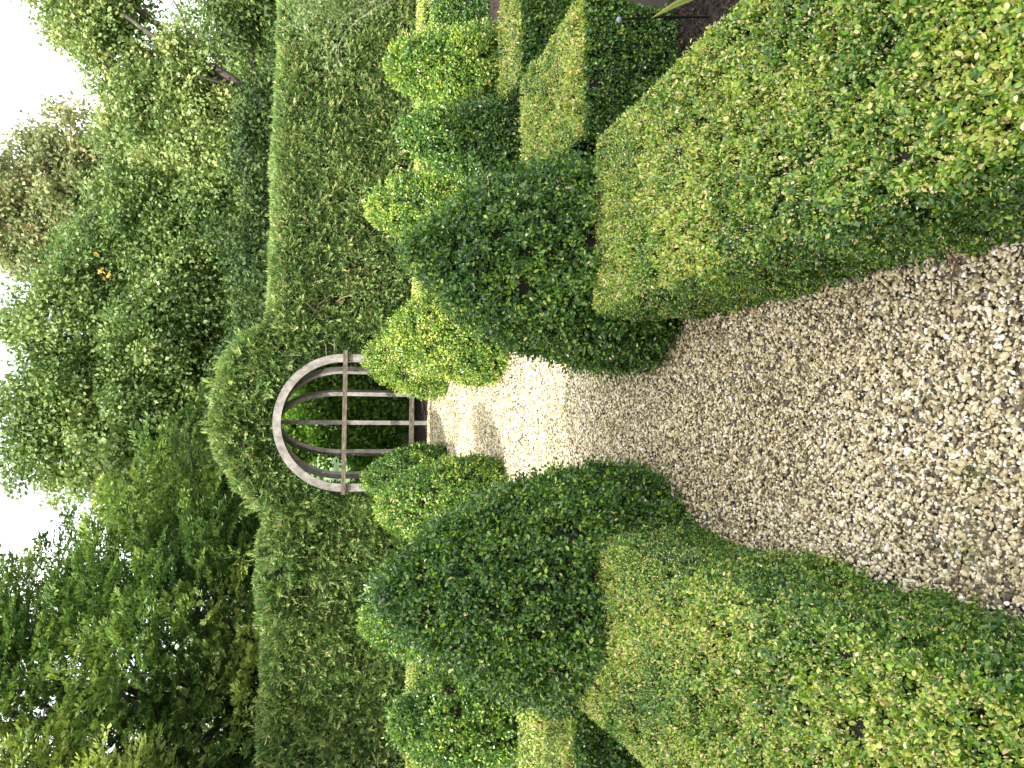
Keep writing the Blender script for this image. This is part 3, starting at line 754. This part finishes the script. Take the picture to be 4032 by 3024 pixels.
yew_tree("yew_tree", (-4.2, 12.0, 0), [(1.2, 2.4), (2.0, 3.9), (2.8, 4.55), (3.5, 4.1), (4.3, 2.75), (5.0, 2.25), (6.2, 1.8), (7.5, 1.2), (8.6, .2)], 6400,
    "great feathery yew tree filling the upper left behind the shaded hedge", 501, group="trees behind the tall hedge")
yew_tree("yew_tree", (-6.6, 9.2, 0), [(2.5, 1.6), (2.9, 2.7), (3.5, 3.1), (4.5, 2.7), (5.6, 1.9), (7.0, .2)], 4300,
    "bright lime yew tree reaching in at the left edge in sunshine", 511, ysc=.8, tone=.88, group="trees behind the tall hedge")
# far trees that close the gaps low down
for k, (x, y, h, w) in enumerate(((-9, 27, 7, 3.2), (-3.5, 30, 6.5, 3.4), (2.0, 31, 6.0, 3.4), (8.0, 29, 5.2, 3.4), (13.5, 27, 6.0, 3.2))):
    broad_tree("broadleaf_tree", (x, y, 0), (x, y, 1.6), [(x, y, h * .42, w * .8), (x - w * .5, y, h * .5, w * .6), (x + w * .5, y, h * .5, w * .6), (x, y, h * .72, w * .55)], 330, 46, .6, .17, M_MAPLE,
        "distant broadleaf tree glimpsed through gaps in the nearer foliage", "tree", 600 + k, tone=.5, group="far trees glimpsed through gaps")

# ------------------------------------------------------------------ small things on the right
g = MB()
g.tube([(1.68, 2.62, 0), (1.60, 2.54, .24), (1.505, 2.455, .47)], [.0045, .0045, .004], 8)
V0, F0 = icosphere(2)
g.add(V0 * .011 + np.array([1.50, 2.45, .48]), F0, .5, 1, True)
mm, n_, l_, p_ = mat("black_metal"); p_.inputs["Base Color"].default_value = (.012, .013, .016, 1); p_.inputs["Roughness"].default_value = .35
mb2, n_, l_, p_ = mat("grey_ball"); p_.inputs["Base Color"].default_value = (.16, .19, .26, 1); p_.inputs["Roughness"].default_value = .3
tag(g.build("garden_stake", [mm, mb2]), "thin black ball topped stake leaning in the soil behind the right foreground hedge", "stake")

g = MB()
def strap(pts, w, t):
    pts = np.array(pts, float); n = len(pts)
    s = np.linspace(0, 1, n); wd = w * np.minimum(1, (1 - s) * 2.4 + .03)
    side = np.array([.85, -.15, .50]); side = side / np.linalg.norm(side)
    nrm = np.cross(side, pts[-1] - pts[0]); nrm /= np.linalg.norm(nrm)
    V = np.stack([pts - side * wd[:, None] / 2, pts + nrm * .004, pts + side * wd[:, None] / 2], 1).reshape(-1, 3)
    F = [[i * 3 + k, i * 3 + k + 1, i * 3 + 4 + k, i * 3 + 3 + k] for i in range(n - 1) for k in (0, 1)]
    tt = np.stack([np.full(n, t + .18), np.full(n, t), np.full(n, t + .18)], 1).ravel() + np.repeat(np.clip(s - .6, 0, 1) * .5, 3)
    g.add(V, np.array(F), np.clip(tt, 0, 1), 0, True)
strap([(1.72, 2.34, .02), (1.64, 2.33, .13), (1.565, 2.32, .235), (1.50, 2.31, .335), (1.43, 2.30, .43)], .030, .45)
strap([(1.76, 2.36, .02), (1.80, 2.36, .18), (1.86, 2.35, .33), (1.95, 2.33, .42)], .03, .4)
strap([(1.75, 2.38, .02), (1.75, 2.42, .2), (1.77, 2.47, .36), (1.82, 2.53, .45)], .028, .35)
M_IRIS = leaf_material("iris_leaf", [(0, (.05, .12, .04)), (.45, (.12, .21, .055)), (.75, (.36, .38, .10)), (1, (.52, .44, .20))], .35, .3)
tag(g.build("iris_plant", M_IRIS), "strap leaved iris with a yellow edged leaf beside the thin black stake", "plant")

rose = empty("rose_bush", (5.2, 8.2, 0)); tag(rose, "straggly pale rose bush with pink blooms at the right edge before the tall hedge", "bush")
st, lf, fl = MB(), MB(), MB()
for k in range(26):
    a = RNG.uniform(0, 2 * math.pi); l = RNG.uniform(.7, 1.5); hgt = RNG.uniform(.9, 2.0)
    e = np.array([math.cos(a) * l * .85 - .25, math.sin(a) * l * .5, hgt])
    s = np.linspace(0, 1, 9)[:, None]
    p = e * s * [1, 1, 0] + np.array([0, 0, 1]) * (np.sin(s * 1.9) / math.sin(1.9) * hgt * .9)
    st.tube(p, np.linspace(.006, .002, 9), 6)
    n = 210
    q_ = p[RNG.integers(2, 9, n)] + RNG.normal(0, .075, (n, 3))
    lf.leaves(q_, RNG.normal(size=(n, 3)), RNG.normal(size=(n, 3)) + [0, 0, .8], .045 * RNG.uniform(.6, 1.2, n), .026, RNG.uniform(.1, 1, n), 0, .1, True)
st.build("stem", M_TWIG, rose); lf.build("foliage", M_ROSE, rose)
mp_, n_, l_, p_ = mat("rose_petal"); p_.inputs["Base Color"].default_value = (.70, .30, .34, 1); p_.inputs["Roughness"].default_value = .5
for c in ((-.62, -.45, .80), (-.30, -.35, 1.35), (.2, -.5, 1.1)):
    fl = MB(); n = 26
    d = unit(RNG.normal(size=(n, 3)) + [0, -.6, .4])
    fl.leaves(np.array(c) + d * .004, d, RNG.normal(size=(n, 3)), .036, .032, np.full(n, .5), 0, .3, True)
    fl.build("blossom", mp_, rose)

# ------------------------------------------------------------------ unseen house added left of and behind the viewpoint to shade the near beds
house = empty("added_shade_house", (-2.6, -1.04, 0)); house.rotation_euler = (0, 0, R(18))
tag(house, "unseen red brick house with a tiled roof, added left of and behind the path to cast shade", "house")
mbk, n_, l_, p_ = mat("house_brick")
bt = n_.new("ShaderNodeTexBrick"); bt.inputs["Color1"].default_value = (.30, .12, .075, 1); bt.inputs["Color2"].default_value = (.22, .09, .06, 1); bt.inputs["Mortar"].default_value = (.42, .38, .33, 1)
bt.inputs["Scale"].default_value = 4.5
tcn = n_.new("ShaderNodeTexCoord"); mpn = n_.new("ShaderNodeMapping"); mpn.inputs["Rotation"].default_value = (R(90), 0, 0)
l_.new(tcn.outputs["Object"], mpn.inputs["Vector"]); l_.new(mpn.outputs["Vector"], bt.inputs["Vector"]); l_.new(bt.outputs["Color"], p_.inputs["Base Color"]); p_.inputs["Roughness"].default_value = .9
M_ROOF = noise_material("roof_tile", (.13, .065, .045), (.26, .13, .09), 8, .85, .4)
HW, HD, HE, HRG = 11.0, 7.0, 7.0, 9.6
w_ = MB(); w_.add([(-HW, 0, 0), (0, 0, 0), (0, -HD, 0), (-HW, -HD, 0), (-HW, 0, HE), (0, 0, HE), (0, -HD, HE), (-HW, -HD, HE), (0, -HD / 2, HRG), (-HW, -HD / 2, HRG)],
    [[0, 1, 5, 4], [1, 2, 6, 8, 5], [2, 3, 7, 6], [3, 0, 4, 9, 7]]); w_.build("wall", mbk, house)
r_ = MB()
for s in (0, 1):
    ya, yb = (0.25, -HD / 2) if s == 0 else (-HD - .25, -HD / 2)
    za = HE - .10
    v = [(-HW - .2, ya, za), (.2, ya, za), (.2, yb, HRG + .06), (-HW - .2, yb, HRG + .06)]
    v2 = [(a, b, c + .12) for a, b, c in v]
    r_.add(v + v2, [[0, 1, 2, 3], [7, 6, 5, 4], [0, 4, 5, 1], [1, 5, 6, 2], [3, 2, 6, 7], [0, 3, 7, 4]])
rf = r_.build("roof", M_ROOF, house)
c_ = MB(); c_.box((-3, -HD / 2, HRG + .7), (.9, .6, 1.6)); c_.build("chimney", mbk, rf)
mg, n_, l_, p_ = mat("window_glass"); p_.inputs["Base Color"].default_value = (.03, .035, .04, 1); p_.inputs["Roughness"].default_value = .08
mw, n_, l_, p_ = mat("white_paint"); p_.inputs["Base Color"].default_value = (.78, .77, .74, 1); p_.inputs["Roughness"].default_value = .5
for zc in (1.7, 4.9):
    for xc in (-1.8, -4.2, -6.8, -9.2):
        f_ = MB()
        for (dx, dz, sx, sz) in ((-.55, 0, .08, 1.5), (.55, 0, .08, 1.5), (0, .71, 1.02, .08), (0, -.71, 1.02, .08), (0, 0, .05, 1.34), (-.27, .1, .48, .04), (.27, .1, .48, .04)):
            f_.box((xc + dx, .03, zc + dz), (sx, .07, sz))
        fr_ = f_.build("window", mw, house)
        q_ = MB(); q_.box((xc, .012, zc), (1.02, .02, 1.34)); q_.build("pane", mg, fr_)
